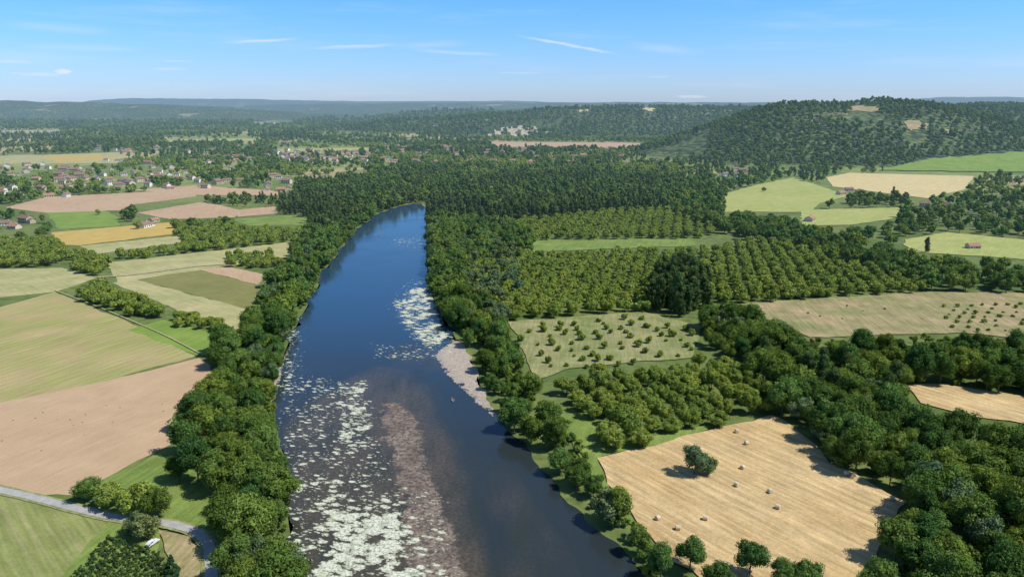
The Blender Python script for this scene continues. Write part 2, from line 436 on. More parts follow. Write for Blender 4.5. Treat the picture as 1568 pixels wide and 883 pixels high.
# left
field('ploughed_field', [(-120, 640), (0, 616), (150, 586), (305, 548), (322, 560), (320, 600), (266, 632), (262, 680), (180, 722), (110, 758), (60, 758), (0, 745), (-120, 730)], 'plough')
field('mown_field', [(-120, 500), (0, 470), (84, 447), (200, 495), (300, 545), (150, 586), (0, 616), (-120, 640)], 'mown')
field('grass_field', [(195, 505), (250, 489), (332, 512), (318, 545), (300, 543)], 'bright')
field('meadow', [(-120, 412), (0, 412), (95, 410), (150, 425), (84, 447), (0, 455), (-120, 470)], 'pale')
field('crop_field', [(205, 427), (300, 412), (395, 437), (385, 475)], 'olive')
field('meadow', [(172, 433), (205, 427), (385, 475), (375, 505), (342, 503), (262, 470)], 'pale')
field('bare_field', [(300, 411), (350, 408), (405, 420), (395, 436)], 'plough2')
field('mown_field', [(165, 402), (300, 387), (450, 370), (452, 392), (350, 407), (180, 432)], 'pale')
field('wheat_field', [(78, 356), (264, 340), (270, 358), (120, 376), (92, 374)], 'wheat')
field('green_field', [(72, 326), (155, 320), (182, 334), (182, 346), (90, 351)], 'bright')
field('ploughed_field', [(8, 318), (70, 302), (300, 290), (300, 301), (200, 314), (190, 322), (70, 326)], 'plough2')
field('ploughed_field', [(210, 326), (310, 309), (365, 321), (360, 333), (262, 336)], 'plough2')
field('ploughed_field', [(200, 291), (300, 284), (430, 293), (432, 299), (310, 299)], 'plough2')
field('ploughed_field', [(355, 322), (420, 316), (425, 327), (365, 332)], 'plough2')
field('green_field', [(350, 336), (450, 329), (478, 335), (470, 345), (380, 346)], 'green')
field('meadow', [(122, 377), (270, 361), (285, 371), (150, 389)], 'pale')
field('far_field', [(-100, 243), (190, 233), (182, 250), (-100, 252)], 'pale')
field('far_field', [(60, 240), (150, 237), (180, 244), (90, 248)], 'wheat')
field('far_field', [(540, 262), (600, 264), (650, 276), (640, 285), (530, 284)], 'olive', False)
field('far_field', [(385, 188), (448, 186), (450, 190), (390, 192)], 'pale')
field('far_field', [(748, 217), (990, 219), (992, 226), (760, 225)], 'plough2')
field('far_field', [(985, 239), (1085, 235), (1085, 241), (1000, 246)], 'plough2')
field('far_field', [(0, 200), (90, 199), (95, 203), (0, 206)], 'pale')
field('far_field', [(420, 229), (560, 226), (580, 230), (430, 234)], 'ygreen')
field('far_field', [(250, 214), (400, 212), (400, 216), (260, 218)], 'ygreen')
field('striped_field', [(-120, 735), (0, 757), (60, 772), (172, 800), (90, 890), (-120, 1100)], 'strip')
field('grass_verge', [(112, 760), (262, 682), (300, 690), (335, 740), (345, 850), (300, 812), (255, 803), (180, 792)], 'green', False)
field('grass_verge', [(172, 800), (245, 812), (240, 850), (180, 1100), (-80, 1100), (90, 890)], 'green', False)
field('gravel_yard', [(243, 813), (290, 822), (314, 845), (308, 1000), (240, 1000), (262, 860)], 'dry')
# right
field('hay_field', [(914, 702), (1000, 680), (1100, 655), (1182, 636), (1215, 655), (1270, 710), (1340, 745), (1388, 770), (1372, 800), (1310, 883), (1280, 960), (1120, 920), (1010, 850), (962, 775), (930, 742)], 'hay')
field('grass_verge', [(848, 622), (935, 645), (990, 672), (1100, 648), (1104, 654), (914, 702), (935, 755), (985, 820), (930, 770), (880, 690)], 'green', False)
field('orchard_meadow', [(775, 492), (985, 478), (1075, 500), (1062, 548), (870, 565), (822, 582), (800, 535)], 'lawn')
field('meadow', [(815, 368), (1062, 366), (1066, 377), (815, 386)], 'green')
field('fallow_field', [(1120, 466), (1350, 452), (1420, 447), (1700, 452), (1700, 530), (1470, 510), (1240, 517), (1200, 500)], 'dry')
field('straw_field', [(1390, 590), (1450, 590), (1640, 620), (1640, 660), (1500, 640), (1410, 618)], 'hay')
field('meadow', [(1110, 297), (1160, 283), (1215, 272), (1300, 300), (1255, 312), (1240, 325), (1110, 325)], 'ygreen')
field('straw_field', [(1265, 272), (1300, 265), (1492, 270), (1476, 291), (1420, 304), (1275, 286)], 'straw')
field('meadow', [(1385, 367), (1450, 356), (1640, 374), (1640, 402), (1390, 386)], 'ygreen')
field('meadow', [(1225, 322), (1382, 318), (1372, 335), (1300, 345), (1228, 346)], 'ygreen')
hfield('green_field', [(1345, 262), (1420, 246), (1640, 228), (1640, 266)], 'bright', 22, blob=False)
hfield('hill_clearing', [(1300, 164), (1345, 165), (1350, 172), (1290, 174)], 'dry')
hfield('hill_clearing', [(1380, 188), (1420, 189), (1415, 203), (1386, 201)], 'dry')
hfield('hill_clearing', [(1440, 200), (1480, 200), (1480, 208), (1440, 208)], 'dry')
hfield('hill_clearing', [(880, 168), (905, 168), (905, 174), (885, 174)], 'straw')
hfield('hill_clearing', [(978, 165), (1004, 166), (1004, 172), (984, 171)], 'straw')
for (cx, cy, cw, chh) in [(764, 204, 16, 7), (774, 200, 14, 9), (786, 202, 17, 11), (797, 198, 12, 7), (806, 204, 16, 9), (816, 199, 13, 10), (826, 205, 14, 6), (750, 207, 14, 4), (838, 203, 12, 4), (790, 208, 16, 4)]:
    hfield('chalk_cliff', [(cx-cw/2, cy-chh/2), (cx+cw/2, cy-chh/2+1), (cx+cw/2-2, cy+chh/2), (cx-cw/2-2, cy+chh/2)], 'rock', ex=(cw > 15))

# ------------------------------------------------------------------ river
LB = [(312, 634), (316, 612), (322, 594), (330, 572), (336, 568), (350, 548), (362, 532), (372, 530), (400, 508), (415, 494), (430, 490), (460, 474), (480, 462), (510, 446), (540, 433), (570, 425), (600, 420), (650, 424), (700, 430), (760, 436), (800, 438), (883, 452), (1300, 480)]
RB = [(312, 644), (318, 650), (326, 654), (335, 652), (350, 658), (380, 656), (420, 660), (450, 664), (480, 676), (500, 690), (530, 706), (560, 728), (600, 741), (640, 762), (680, 800), (720, 832), (760, 864), (800, 900), (840, 948), (883, 998), (1300, 1300)]
pyr = 312+ (1300-312)*np.linspace(0, 1, 520)**1.5
lx = np.interp(pyr, *zip(*LB)); rx = np.interp(pyr, *zip(*RB))
NCR = 120; tt = np.linspace(0, 1, NCR)
PX = lx[:, None]*(1-tt)+rx[:, None]*tt; PY = np.repeat(pyr[:, None], NCR, 1)
X, Y = G(PX, PY)
X[:, 0] += (fbm(Y[:, 0]/14, Y[:, 0]*0, 2)-.5)*9; X[:, -1] += (fbm(Y[:, 0]/14, Y[:, 0]*0, 4)-.5)*9
def softmask(polys, rad):
    out = np.zeros(PX.shape); K = 14
    rr = np.random.default_rng(3)
    for po, amp in polys:
        s = np.zeros(PX.shape)
        for k in range(K):
            a = rr.uniform(0, 6.28); q = math.sqrt(rr.uniform())*rad
            s += inside(PX+math.cos(a)*q, PY+math.sin(a)*q*.8, po)
        out = np.maximum(out, s/K*amp)
    return out
gmask = softmask([([(570, 620), (600, 612), (635, 650), (654, 710), (688, 772), (722, 883), (748, 1100), (650, 1100), (620, 883), (610, 780), (592, 700), (576, 650)], .74),
                  ([(584, 608), (612, 605), (640, 640), (650, 700), (668, 760), (640, 760), (600, 670)], .95)], 24)
g2 = softmask([([(664, 540), (700, 520), (760, 540), (760, 640), (712, 598), (682, 568)], 1),
                  ([(412, 520), (436, 520), (432, 560), (424, 600), (412, 600)], .9)], 10)
gmask = np.maximum(gmask, g2)
vmask = softmask([([(432, 560), (520, 580), (560, 600), (590, 700), (625, 800), (640, 1100), (450, 1100), (430, 800), (424, 650)], .56),
                  ([(445, 720), (560, 730), (640, 790), (660, 883), (640, 1100), (450, 1100)], .86),
                  ([(480, 770), (610, 780), (640, 883), (630, 1100), (465, 1100)], 1.2),
                  ([(598, 462), (645, 424), (668, 450), (700, 540), (650, 530), (615, 495)], 1.15),
                  ([(510, 590), (560, 580), (570, 680), (515, 700)], .95),
                  ([(570, 526), (650, 528), (690, 545), (640, 556), (570, 552)], .55), ([(590, 364), (660, 366), (660, 378), (590, 376)], .85),
                  ([(590, 720), (680, 760), (720, 900), (620, 900)], .6),
                  ([(432, 480), (465, 475), (450, 620), (424, 620)], .7)], 14)
smask = softmask([([(555, 560), (650, 575), (705, 690), (760, 883), (860, 1100), (440, 1100), (426, 640)], .8),
                  ([(640, 500), (700, 530), (745, 610), (690, 600), (560, 550)], .5),
                  ([(720, 690), (790, 700), (900, 860), (960, 1100), (800, 1100)], .45)], 34)
idr = np.arange(PX.size).reshape(PX.shape)
fs = np.stack([idr[1:, :-1].ravel(), idr[1:, 1:].ravel(), idr[:-1, 1:].ravel(), idr[:-1, :-1].ravel()], 1)
Z = np.full(PX.shape, .045)+np.clip(g2-.4, 0, 1)*.7
me = bpy.data.meshes.new('river'); me.from_pydata(np.stack([X.ravel(), Y.ravel(), Z.ravel()], 1).tolist(), [], fs.tolist())
for nm, arr in (('gravel', gmask), ('weed', vmask), ('shallow', smask), ('beach', g2)):
    a = me.attributes.new(nm, 'FLOAT', 'POINT'); a.data.foreach_set('value', arr.ravel().astype(np.float32))
me.polygons.foreach_set('use_smooth', [True]*len(me.polygons))
m, nt = new_mat('river_water'); me.materials.append(m)
def ATT(n):
    a = nt.nodes.new('ShaderNodeAttribute'); a.attribute_name = n; return a.outputs['Fac']
p = POS(nt)
sxy = nt.nodes.new('ShaderNodeSeparateXYZ'); nt.links.new(p, sxy.inputs[0])
far_blue = SM(nt, MA(nt, 'ADD', sxy.outputs[1], MA(nt, 'MULTIPLY', MA(nt, 'SUBTRACT', NO(nt, p, .012, 3), .5), 200)), 260, 540)
deep = MX(nt, far_blue, (.024, .033, .036), (.020, .052, .095))  # dark near water; far blue put into base colour to boost sky reflection
sh = MA(nt, 'ADD', ATT('shallow'), MA(nt, 'MULTIPLY', MA(nt, 'SUBTRACT', NO(nt, POS(nt, (1, .4, 1)), .05, 4), .5), .9))
bed = MX(nt, SM(nt, NO(nt, p, .8, 5, .75), .35, .65), (.050, .042, .028), (.105, .085, .058))
wc = MX(nt, SM(nt, sh, .25, .95), deep, bed)
wc = MX(nt, MA(nt, 'MULTIPLY', SM(nt, NO(nt, POS(nt, (1, .3, 1)), .12, 4), .4, .8), SM(nt, sh, .0, .5)), wc, (.03, .036, .024))
water = nt.nodes.new('ShaderNodeBsdfPrincipled'); nt.links.new(wc, water.inputs['Base Color'])
water.inputs['IOR'].default_value = 1.33
nt.links.new(MR(nt, NO(nt, p, .03, 3), .4, .6, .05, .16), water.inputs['Roughness'])
wh = MA(nt, 'ADD', NO(nt, POS(nt, (1, .6, 1)), 1.2, 4), NO(nt, p, .25, 3))
nt.links.new(BUMP(nt, wh, .16, .25), water.inputs['Normal'])
gn_ = NO(nt, p, .16, 6, .72); gcell = VO(nt, p, .9)
gc = MX(nt, SM(nt, NO(nt, p, .1, 5, .7), .35, .65), (.15, .11, .078), (.28, .215, .16))
gc = MX(nt, SM(nt, NO(nt, p, .6, 4, .7), .42, .62), gc, (.075, .058, .043))
gc = MX(nt, SM(nt, ATT('beach'), .1, .5), gc, MX(nt, SM(nt, NO(nt, p, .7, 4, .7), .3, .7), (.30, .245, .19), (.46, .39, .31)))
gr_ = DIFF(nt, gc, BUMP(nt, gcell, .5, .3), .6, .4)
gv = MA(nt, 'ADD', ATT('gravel'), MA(nt, 'MULTIPLY', MA(nt, 'SUBTRACT', gn_, .5), 1.6))
gm_ = SM(nt, gv, .42, .64)
ms1 = nt.nodes.new('ShaderNodeMixShader'); nt.links.new(gm_, ms1.inputs[0]); nt.links.new(water.outputs[0], ms1.inputs[1]); nt.links.new(gr_, ms1.inputs[2])
# floating crowfoot mats
pv = POS(nt, (.55, 1, 1), .35)
wob = nt.nodes.new('ShaderNodeTexNoise'); nt.links.new(p, wob.inputs[0]); wob.inputs['Scale'].default_value = .8; wob.inputs['Detail'].default_value = 3
vadd = nt.nodes.new('ShaderNodeVectorMath'); vadd.operation = 'MULTIPLY_ADD'
nt.links.new(wob.outputs['Color'], vadd.inputs[0]); vadd.inputs[1].default_value = (1.3, 1.3, 0); nt.links.new(pv, vadd.inputs[2])
cell = VO(nt, vadd.outputs[0], .42); cell2 = VO(nt, vadd.outputs[0], 1.0)
clus = NO(nt, POS(nt, (1, .6, 1), .35), .10, 4, .6)
dens = MA(nt, 'MULTIPLY', ATT('weed'), SM(nt, clus, .22, .58))
wm = SM(nt, MA(nt, 'SUBTRACT', MA(nt, 'MULTIPLY', dens, .58), cell), -.04, .07)
wm2 = SM(nt, MA(nt, 'SUBTRACT', MA(nt, 'MULTIPLY', dens, .44), cell2), -.04, .06)
wmm = MA(nt, 'MULTIPLY', MA(nt, 'MAXIMUM', wm, wm2), .95)
edge = SM(nt, MA(nt, 'SUBTRACT', MA(nt, 'MULTIPLY', dens, .58), cell), .0, .25)
bright = MA(nt, 'MULTIPLY', SM(nt, NO(nt, p, 1.1, 4, .75), .35, .56), MR(nt, edge, 0, 1, .6, 1))
vc = MX(nt, bright, (.15, .18, .08), (.66, .66, .54))
ms2 = nt.nodes.new('ShaderNodeMixShader'); nt.links.new(wmm, ms2.inputs[0]); nt.links.new(ms1.outputs[0], ms2.inputs[1]); nt.links.new(DIFF(nt, vc), ms2.inputs[2])
finish(nt, ms2.outputs[0])
COL.objects.link(bpy.data.objects.new('river', me))
EX.append(np.concatenate([np.stack([X[::6, 0], Y[::6, 0]], 1), np.stack([X[::-6, -1], Y[::-6, -1]], 1)]))

# ------------------------------------------------------------------ road
def ribbon(name, pts, width, mat, z):
    wp = W(pts); 
    q = []
    for k in range(len(wp)-1):
        for j in range(8): q.append(wp[k]+(wp[k+1]-wp[k])*j/8)
    q.append(wp[-1]); q = np.array(q)
    for _ in range(6): q[1:-1] = (q[:-2]+2*q[1:-1]+q[2:])/4
    t = np.gradient(q, axis=0); t /= np.linalg.norm(t, axis=1)[:, None]; n = np.stack([-t[:, 1], t[:, 0]], 1)
    jw = 1+rng.uniform(-.06, .06, (len(q), 1))
    L = q+n*width/2*jw; R = q-n*width/2*jw
    V = [(a[0], a[1], z) for a in L]+[(a[0], a[1], z) for a in R]; N = len(q)
    me = bpy.data.meshes.new(name); me.from_pydata(V, [], [[k, N+k, N+k+1, k+1] for k in range(N-1)]); me.materials.append(mat)
    if me.polygons[0].normal.z < 0: me.flip_normals()
    COL.objects.link(bpy.data.objects.new(name, me))
    EX.append(np.concatenate([q+n*width*.9, (q-n*width*.9)[::-1]]))
rm, nt = new_mat('road_asphalt')
rc = MX(nt, SM(nt, NO(nt, POS(nt), .4, 5, .7), .3, .7), (.30, .295, .28), (.40, .39, .36))
finish(nt, DIFF(nt, rc))
vergem = flat_mat('dry_verge', (.24, .25, .10), .35, .8)
roadp = [(-120, 728), (0, 751), (60, 765), (120, 781), (180, 795), (255, 802), (300, 814), (322, 836), (324, 883), (322, 1000)]
ribbon('road_verge', roadp, 5.4, vergem, zlev[0]+.03); ribbon('road', roadp, 3.3, rm, zlev[0]+.08)
trk = flat_mat('farm_track', (.38, .33, .19), .3, .5)
ribbon('farm_track', [(150, 425), (200, 422), (300, 408), (360, 404)], 3.2, trk, zlev[0]+.05)
ribbon('farm_track', [(84, 445), (150, 470), (250, 512), (312, 545)], .8, trk, zlev[0]+.05)

# ------------------------------------------------------------------ houses
wall1 = flat_mat('cream_render', (.60, .52, .40), .12, .4); wall2 = flat_mat('white_render', (.76, .73, .66), .08, .4); wall3 = flat_mat('limestone', (.47, .39, .27), .2, .6)
roof1 = flat_mat('brown_tiles', (.23, .15, .105), .25, .8); roof2 = flat_mat('terracotta_tiles', (.34, .185, .12), .25, .8)
glass = flat_mat('dark_window', (.03, .035, .04), .1, 1, .2); shut = flat_mat('wood_shutter', (.16, .12, .09), .2, 1)
def boxf(V, Fc, MI, x0, x1, y0, y1, z0, z1, mi):
    b = len(V); V += [(x0, y0, z0), (x1, y0, z0), (x1, y1, z0), (x0, y1, z0), (x0, y0, z1), (x1, y0, z1), (x1, y1, z1), (x0, y1, z1)]
    for f in ((0, 3, 2, 1), (4, 5, 6, 7), (0, 1, 5, 4), (1, 2, 6, 5), (2, 3, 7, 6), (3, 0, 4, 7)): Fc.append([b+k for k in f]); MI.append(mi)
def house_mesh(L, Wd, hw, hr, wm, rmt, wing):
    V = []; Fc = []; MI = []
    def block(x0, x1, y0, y1, hw, hr):
        boxf(V, Fc, MI, x0, x1, y0, y1, 0, hw, 0)
        ym = (y0+y1)/2; o = .5; b = len(V)
        V.extend([(x0, y0, hw), (x0, y1, hw), (x0, ym, hw+hr), (x1, y0, hw), (x1, y1, hw), (x1, ym, hw+hr)])
        Fc.append([b, b+2, b+1]); Fc.append([b+3, b+4, b+5]); MI.extend([0, 0])
        b = len(V); dz = hr*o/((y1-y0)/2)
        V.extend([(x0-o, y0-o, hw-dz+.06), (x1+o, y0-o, hw-dz+.06), (x1+o, ym, hw+hr+.06), (x0-o, ym, hw+hr+.06), (x0-o, y1+o, hw-dz+.06), (x1+o, y1+o, hw-dz+.06)])
        V.extend([(a[0], a[1], a[2]+.2) for a in V[b:b+6]])
        for f in ((6, 7, 8, 9), (9, 8, 11, 10), (0, 3, 2, 1), (3, 4, 5, 2), (0, 1, 7, 6), (4, 10, 11, 5), (0, 6, 9, 3), (3, 9, 10, 4), (1, 2, 8, 7), (2, 5, 11, 8)):
            Fc.append([b+k for k in f]); MI.append(1)
    block(-L/2, L/2, -Wd/2, Wd/2, hw, hr)
    if wing: block(L/2+.01, L/2+5, -Wd/2+.8, Wd/2-1.5, hw*.65, hr*.7)
    n = int(L/3)
    for k in range(n):
        x = -L/2+1.8+k*(L-3.6)/max(1, n-1)
        for s in (-1, 1):
            y = s*(Wd/2+.03)
            for z in ([1.0, 3.6] if hw > 4.8 else [1.0]):
                door = (k == 1 and z == 1.0)
                boxf(V, Fc, MI, x-.5, x+.5, y-.03, y+.03, 0.05 if door else z, 2.2 if door else z+1.3, 3 if door else 2)
                if not door:
                    for q in (-.8, .8): boxf(V, Fc, MI, x+q-.22, x+q+.22, y-.04, y+.04, z, z+1.3, 3)
    boxf(V, Fc, MI, L*.3-.4, L*.3+.4, .3, 1.0, hw+hr*.5, hw+hr+1.0, 0)
    return mesh_from('house_mesh', V, Fc, [wm, rmt, glass, shut], MI)
HM = [house_mesh(13, 8, 3.4, 2.4, wall2, roof1, True), house_mesh(11, 8, 5.6, 2.4, wall2, roof1, False), house_mesh(15, 9, 5.8, 2.8, wall3, roof1, True), house_mesh(12, 8.5, 3.4, 2.3, wall1, roof2, False), house_mesh(14, 9, 5.2, 2.6, wall1, roof1, False)]
HP = [(1288, 296), (1300, 291), (1318, 294), (1416, 314), (1450, 318), (1192, 262), (1490, 377), (236, 337), (222, 345), (200, 346),
      (8, 342), (22, 347), (40, 338), (30, 300), (75, 300), (125, 285), (1240, 336)]
def rndin(n, x0, x1, y0, y1): return [(random.uniform(x0, x1), random.uniform(y0, y1)) for _ in range(n)]
HP += rndin(64, 80, 360, 254, 288)+rndin(24, 0, 120, 250, 300)+rndin(64, 420, 570, 230, 247)+rndin(54, 570, 1010, 224, 250)+rndin(36, 150, 440, 215, 252)+rndin(14, 350, 470, 270, 300)+rndin(24, 0, 560, 190, 215)+rndin(6, 1100, 1200, 255, 272)
hx = []; hy = []
for (a, b) in HP:
    x, y = G(a, b, 2); x = float(x); y = float(y)
    if any((x-q)**2+(y-w)**2 < 18**2 for q, w in zip(hx, hy)): continue
    if terr(np.array([x]), np.array([y]))[0] > 3: continue
    hx.append(x); hy.append(y)
    ob = bpy.data.objects.new('stone_house' if random.random() < .5 else 'village_house', random.choice(HM)); COL.objects.link(ob)
    ob.location = (x, y, .02); ob.rotation_euler = (0, 0, random.uniform(-.6, .6)+(1.57 if random.random() < .4 else 0))
    s = random.uniform(.78, 1.1)*(1+.15*(y > 1800)); ob.scale = (s, s, s)
hx = np.array(hx); hy = np.array(hy)
# clearance raster (gardens in front of houses)
RS = 6.0; HR = np.zeros((1000, 1100), bool)
def ri(x, y): return np.clip(((np.asarray(x)+3000)/RS).astype(int), 0, 999), np.clip((np.asarray(y)/RS).astype(int), 0, 1099)
for a, b in zip(hx, hy):
    back = np.linspace(b-8/H*b*random.uniform(.4, 1.25), b+4, 14)
    for yb in back:
        i, j = ri(a*yb/b, yb)
        HR[max(0, i-1-(b < 1700)):i+2, max(0, j-1):j+2] = True

# ------------------------------------------------------------------ vegetation placement
def grid_pts(wp, sp, jit, rot, sp2=None):
    c, s = math.cos(rot), math.sin(rot)
    R = np.array([[c, -s], [s, c]]); q = wp@R
    x0, y0 = q.min(0); x1, y1 = q.max(0); sp2 = sp2 or sp
    a, b = np.meshgrid(np.arange(x0, x1, sp), np.arange(y0, y1, sp2)); a = a.ravel(); b = b.ravel()
    a = a+rng.uniform(-.5, .5, a.shape)*sp*jit; b = b+rng.uniform(-.5, .5, a.shape)*sp2*jit
    pq = np.stack([a, b], 1)@R.T
    k = inside(pq[:, 0], pq[:, 1], wp); return pq[k, 0], pq[k, 1]
def clear_of(X, Y, h):
    ok = np.ones(len(X), bool)
    for poly in EX:
        lo = poly.min(0)-5; hi = poly.max(0)+5
        for t in (0, .35, .7):
            hh = h*t; k = H/(H-hh)
            x = X*k; y = Y*k
            c = ok & (x > lo[0]) & (x < hi[0]) & (y > lo[1]) & (y < hi[1])
            ii = np.where(c)[0]
            if len(ii): ok[ii[inside(x[ii], y[ii], poly)]] = False
    i, j = ri(X, Y); ok &= ~HR[i, j]
    return ok
def fill(name, poly, sp, spacing, jit=.8, rot=0.0, hc=None, smin=.8, smax=1.15, dens=1, single=False, free=False, sp2=None):
    h = SPEC[sp][0]; wp = W(poly, h*.5 if hc is None else hc)
    X, Y = grid_pts(wp, spacing, jit, rot, sp2)
    k = rng.uniform(size=len(X)) < dens
    X = X[k]; Y = Y[k]
    if not free:
        k = clear_of(X, Y, h*smax*.95); X = X[k]; Y = Y[k]
    scatter(name, X, Y, sp, smin, smax, single)
# left bank
LBANK = [(335, 900), (440, 900), (432, 800), (424, 700), (412, 600), (428, 520), (455, 460), (485, 410), (520, 370), (545, 345), (575, 322), (620, 310), (600, 296), (540, 305), (500, 330), (468, 355), (440, 395), (395, 440), (375, 480), (335, 525), (322, 560), (318, 600), (270, 640), (290, 700), (330, 740), (345, 800)]
fill('riverside_wood', LBANK, 'broad', 9.8, .9, .2, smin=.6, smax=1.2, single=True, dens=.92)
fill('riverside_wood', LBANK, 'willow', 17, .9, .2, smin=.6, smax=1.1, single=True, dens=.6)
fill('riverside_scrub', [(335, 900), (450, 900), (440, 800), (430, 700), (420, 600), (436, 520), (470, 460), (505, 400), (545, 350), (520, 345), (440, 450), (380, 560), (350, 700)], 'shrub', 5, .9, 0, smin=.8, smax=1.7)
fill('poplar_stand', [(425, 325), (430, 292), (480, 285), (560, 290), (640, 285), (640, 305), (560, 325), (500, 345)], 'poplar', 9.5, .8, smin=.5, smax=.88)
# right bank
RBANK = [(645, 312), (660, 380), (665, 440), (695, 500), (735, 540), (752, 600), (800, 650), (850, 700), (905, 760), (960, 830), (1010, 900), (1090, 900), (1000, 820), (960, 760), (900, 700), (850, 640), (822, 590), (790, 530), (770, 500), (730, 440), (700, 390), (690, 330)]
fill('riverside_wood', RBANK, 'broad', 9.6, .9, .3, smin=.5, smax=1.0, single=True, dens=.9)
fill('riverside_scrub', RBANK, 'shrub', 5.5, .9, 0, smin=.8, smax=1.8)
fill('riverside_willows', [(655, 330), (662, 440), (690, 480), (760, 500), (800, 440), (800, 380), (760, 340)], 'willow', 12, .9, smin=.7, smax=1.2, dens=.7)
fill('riverside_wood', [(655, 330), (662, 440), (700, 490), (730, 480), (700, 400), (740, 390), (810, 385), (815, 360), (780, 335)], 'broad', 11, .9, smin=.7, smax=1.25)
# orchards
fill('walnut_orchard', [(700, 395), (840, 385), (1070, 380), (1190, 360), (1300, 385), (1420, 430), (1400, 448), (1200, 462), (1080, 455), (985, 470), (870, 482), (770, 485)], 'walnut', 10.6, .16, -.22, smin=.86, smax=1.02, sp2=9.2)
fill('walnut_orchard', [(785, 335), (920, 322), (1020, 316), (1110, 345), (1062, 364), (810, 366)], 'walnut', 11.2, .16, -.22, smin=.88, smax=1.04, sp2=11)
fill('walnut_orchard', [(870, 560), (1060, 545), (1150, 560), (1190, 590), (1185, 632), (1100, 655), (920, 692), (930, 650), (865, 600)], 'walnut', 9.6, .35, .25, smin=.8, smax=1.12)
fill('walnut_orchard', [(265, 335), (350, 330), (470, 350), (465, 368), (300, 380), (268, 360)], 'walnut', 11, .2, .2)
fill('walnut_orchard', [(-80, 460), (90, 452), (92, 490), (40, 503), (-80, 510)], 'walnut', 9, .3, .2)
fill('walnut_orchard', [(-80, 368), (80, 362), (100, 385), (90, 405), (-80, 412)], 'walnut', 10, .4, .2)
fill('walnut_orchard', [(100, 385), (180, 388), (185, 415), (120, 415)], 'walnut', 10, .4, .2)
fill('walnut_orchard', [(100, 422), (160, 432), (262, 468), (255, 482), (190, 478), (105, 440)], 'walnut', 9, .4, .2)
fill('walnut_orchard', [(265, 472), (340, 488), (335, 503), (270, 490)], 'walnut', 8, .3, .2, smin=.65, smax=.8, free=True)
fill('walnut_orchard', [(348, 388), (425, 384), (430, 404), (352, 402)], 'walnut', 9, .3, .2, smin=.75, smax=.95, free=True)
fill('walnut_orchard', [(160, 372), (285, 365), (340, 378), (180, 392)], 'walnut', 10, .4, .2, smin=.8, smax=1)
fill('walnut_orchard', [(1205, 440), (1275, 445), (1275, 460), (1205, 455)], 'walnut', 9, .3, .2)
fill('young_orchard', [(785, 500), (985, 484), (1070, 505), (1058, 548), (870, 565), (830, 570)], 'walnut', 9, .45, .12, smin=.22, smax=.55, free=True, dens=.72, hc=1.5)
fill('young_orchard', [(1440, 462), (1700, 455), (1700, 520), (1450, 505)], 'walnut', 9, .25, .12, smin=.16, smax=.36, free=True, hc=1.5, dens=.9)
fill('young_orchard', [(1225, 470), (1350, 460), (1420, 490), (1260, 505)], 'shrub', 12, .8, .12, smin=.3, smax=.6, free=True, hc=.5, dens=.4)
fill('vineyard', [(165, 818), (235, 840), (262, 865), (255, 1000), (20, 1000), (110, 880)], 'vine', 1.3, .5, -.7, smin=.38, smax=.52, free=True, hc=1, sp2=1.7)
# right woods
RW = [(1075, 470), (1130, 472), (1240, 525), (1400, 505), (1680, 520), (1680, 610), (1450, 586), (1385, 583), (1385, 620), (1500, 645), (1680, 680), (1700, 980), (1310, 980), (1325, 880), (1400, 790), (1395, 750), (1275, 705), (1205, 645), (1190, 575), (1090, 525)]
fill('mixed_wood', RW, 'broad', 9.0, .9, .1, smin=.6, smax=1.22, single=True, dens=.97)
fill('mixed_wood', [(1190, 600), (1420, 560), (1440, 700), (1560, 760), (1500, 880), (1300, 700)], 'willow', 17, .9, .1, smin=.8, smax=1.3, dens=.6)
fill('mixed_wood', [(1080, 475), (1130, 475), (1240, 525), (1330, 560), (1300, 600), (1200, 560)], 'poplar', 14, .9, .1, smin=.6, smax=.85, dens=.6)
fill('woodland_scrub', RW, 'shrub', 8, .9, .1, smin=1.0, smax=2.0, dens=.8)
fill('poplar_clump', [(1000, 425), (1040, 402), (1080, 424), (1088, 450), (1040, 460), (995, 450)], 'poplar', 7.5, .8, smin=.8, smax=1.05, free=True)
# tree belts right
fill('tree_belt', [(990, 285), (1090, 270), (1110, 325), (1200, 335), (1230, 350), (1300, 365), (1480, 410), (1700, 425), (1700, 446), (1470, 446), (1400, 425), (1290, 392), (1200, 366), (1100, 348), (1020, 315)], 'broad', 12, .9, .1, smin=.65, smax=1.15)
fill('hedgerow', [(1110, 255), (1200, 258), (1270, 285), (1400, 305), (1700, 300), (1700, 360), (1450, 352), (1380, 365), (1200, 350), (1100, 325)], 'broad', 13.5, .9, .1, smin=.5, smax=.95, dens=.7)
fill('hedgerow', [(1380, 385), (1700, 400), (1700, 440), (1480, 430)], 'broad', 12, .9, .1, smin=.5, smax=1.0, dens=.6)
# forest in the bend
fill('poplar_forest', [(650, 328), (655, 290), (720, 275), (850, 262), (1000, 270), (1020, 310), (900, 318), (780, 330), (720, 330)], 'poplar', 10.5, .6, .1, smin=.55, smax=.92, dens=.85)
fill('mixed_forest', [(700, 300), (850, 262), (1000, 270), (1020, 310), (900, 318), (780, 330)], 'broad', 18, .9, .1, smin=.9, smax=1.3, dens=.6)
fill('walnut_orchard', [(520, 285), (540, 268), (640, 272), (640, 286)], 'walnut', 12, .6, .1)
# left hinterland trees
fill('hedgerow', [(-100, 300), (200, 290), (440, 300), (440, 330), (260, 345), (0, 365), (-100, 370)], 'broad', 15, .95, .1, smin=.45, smax=.95, dens=.5)
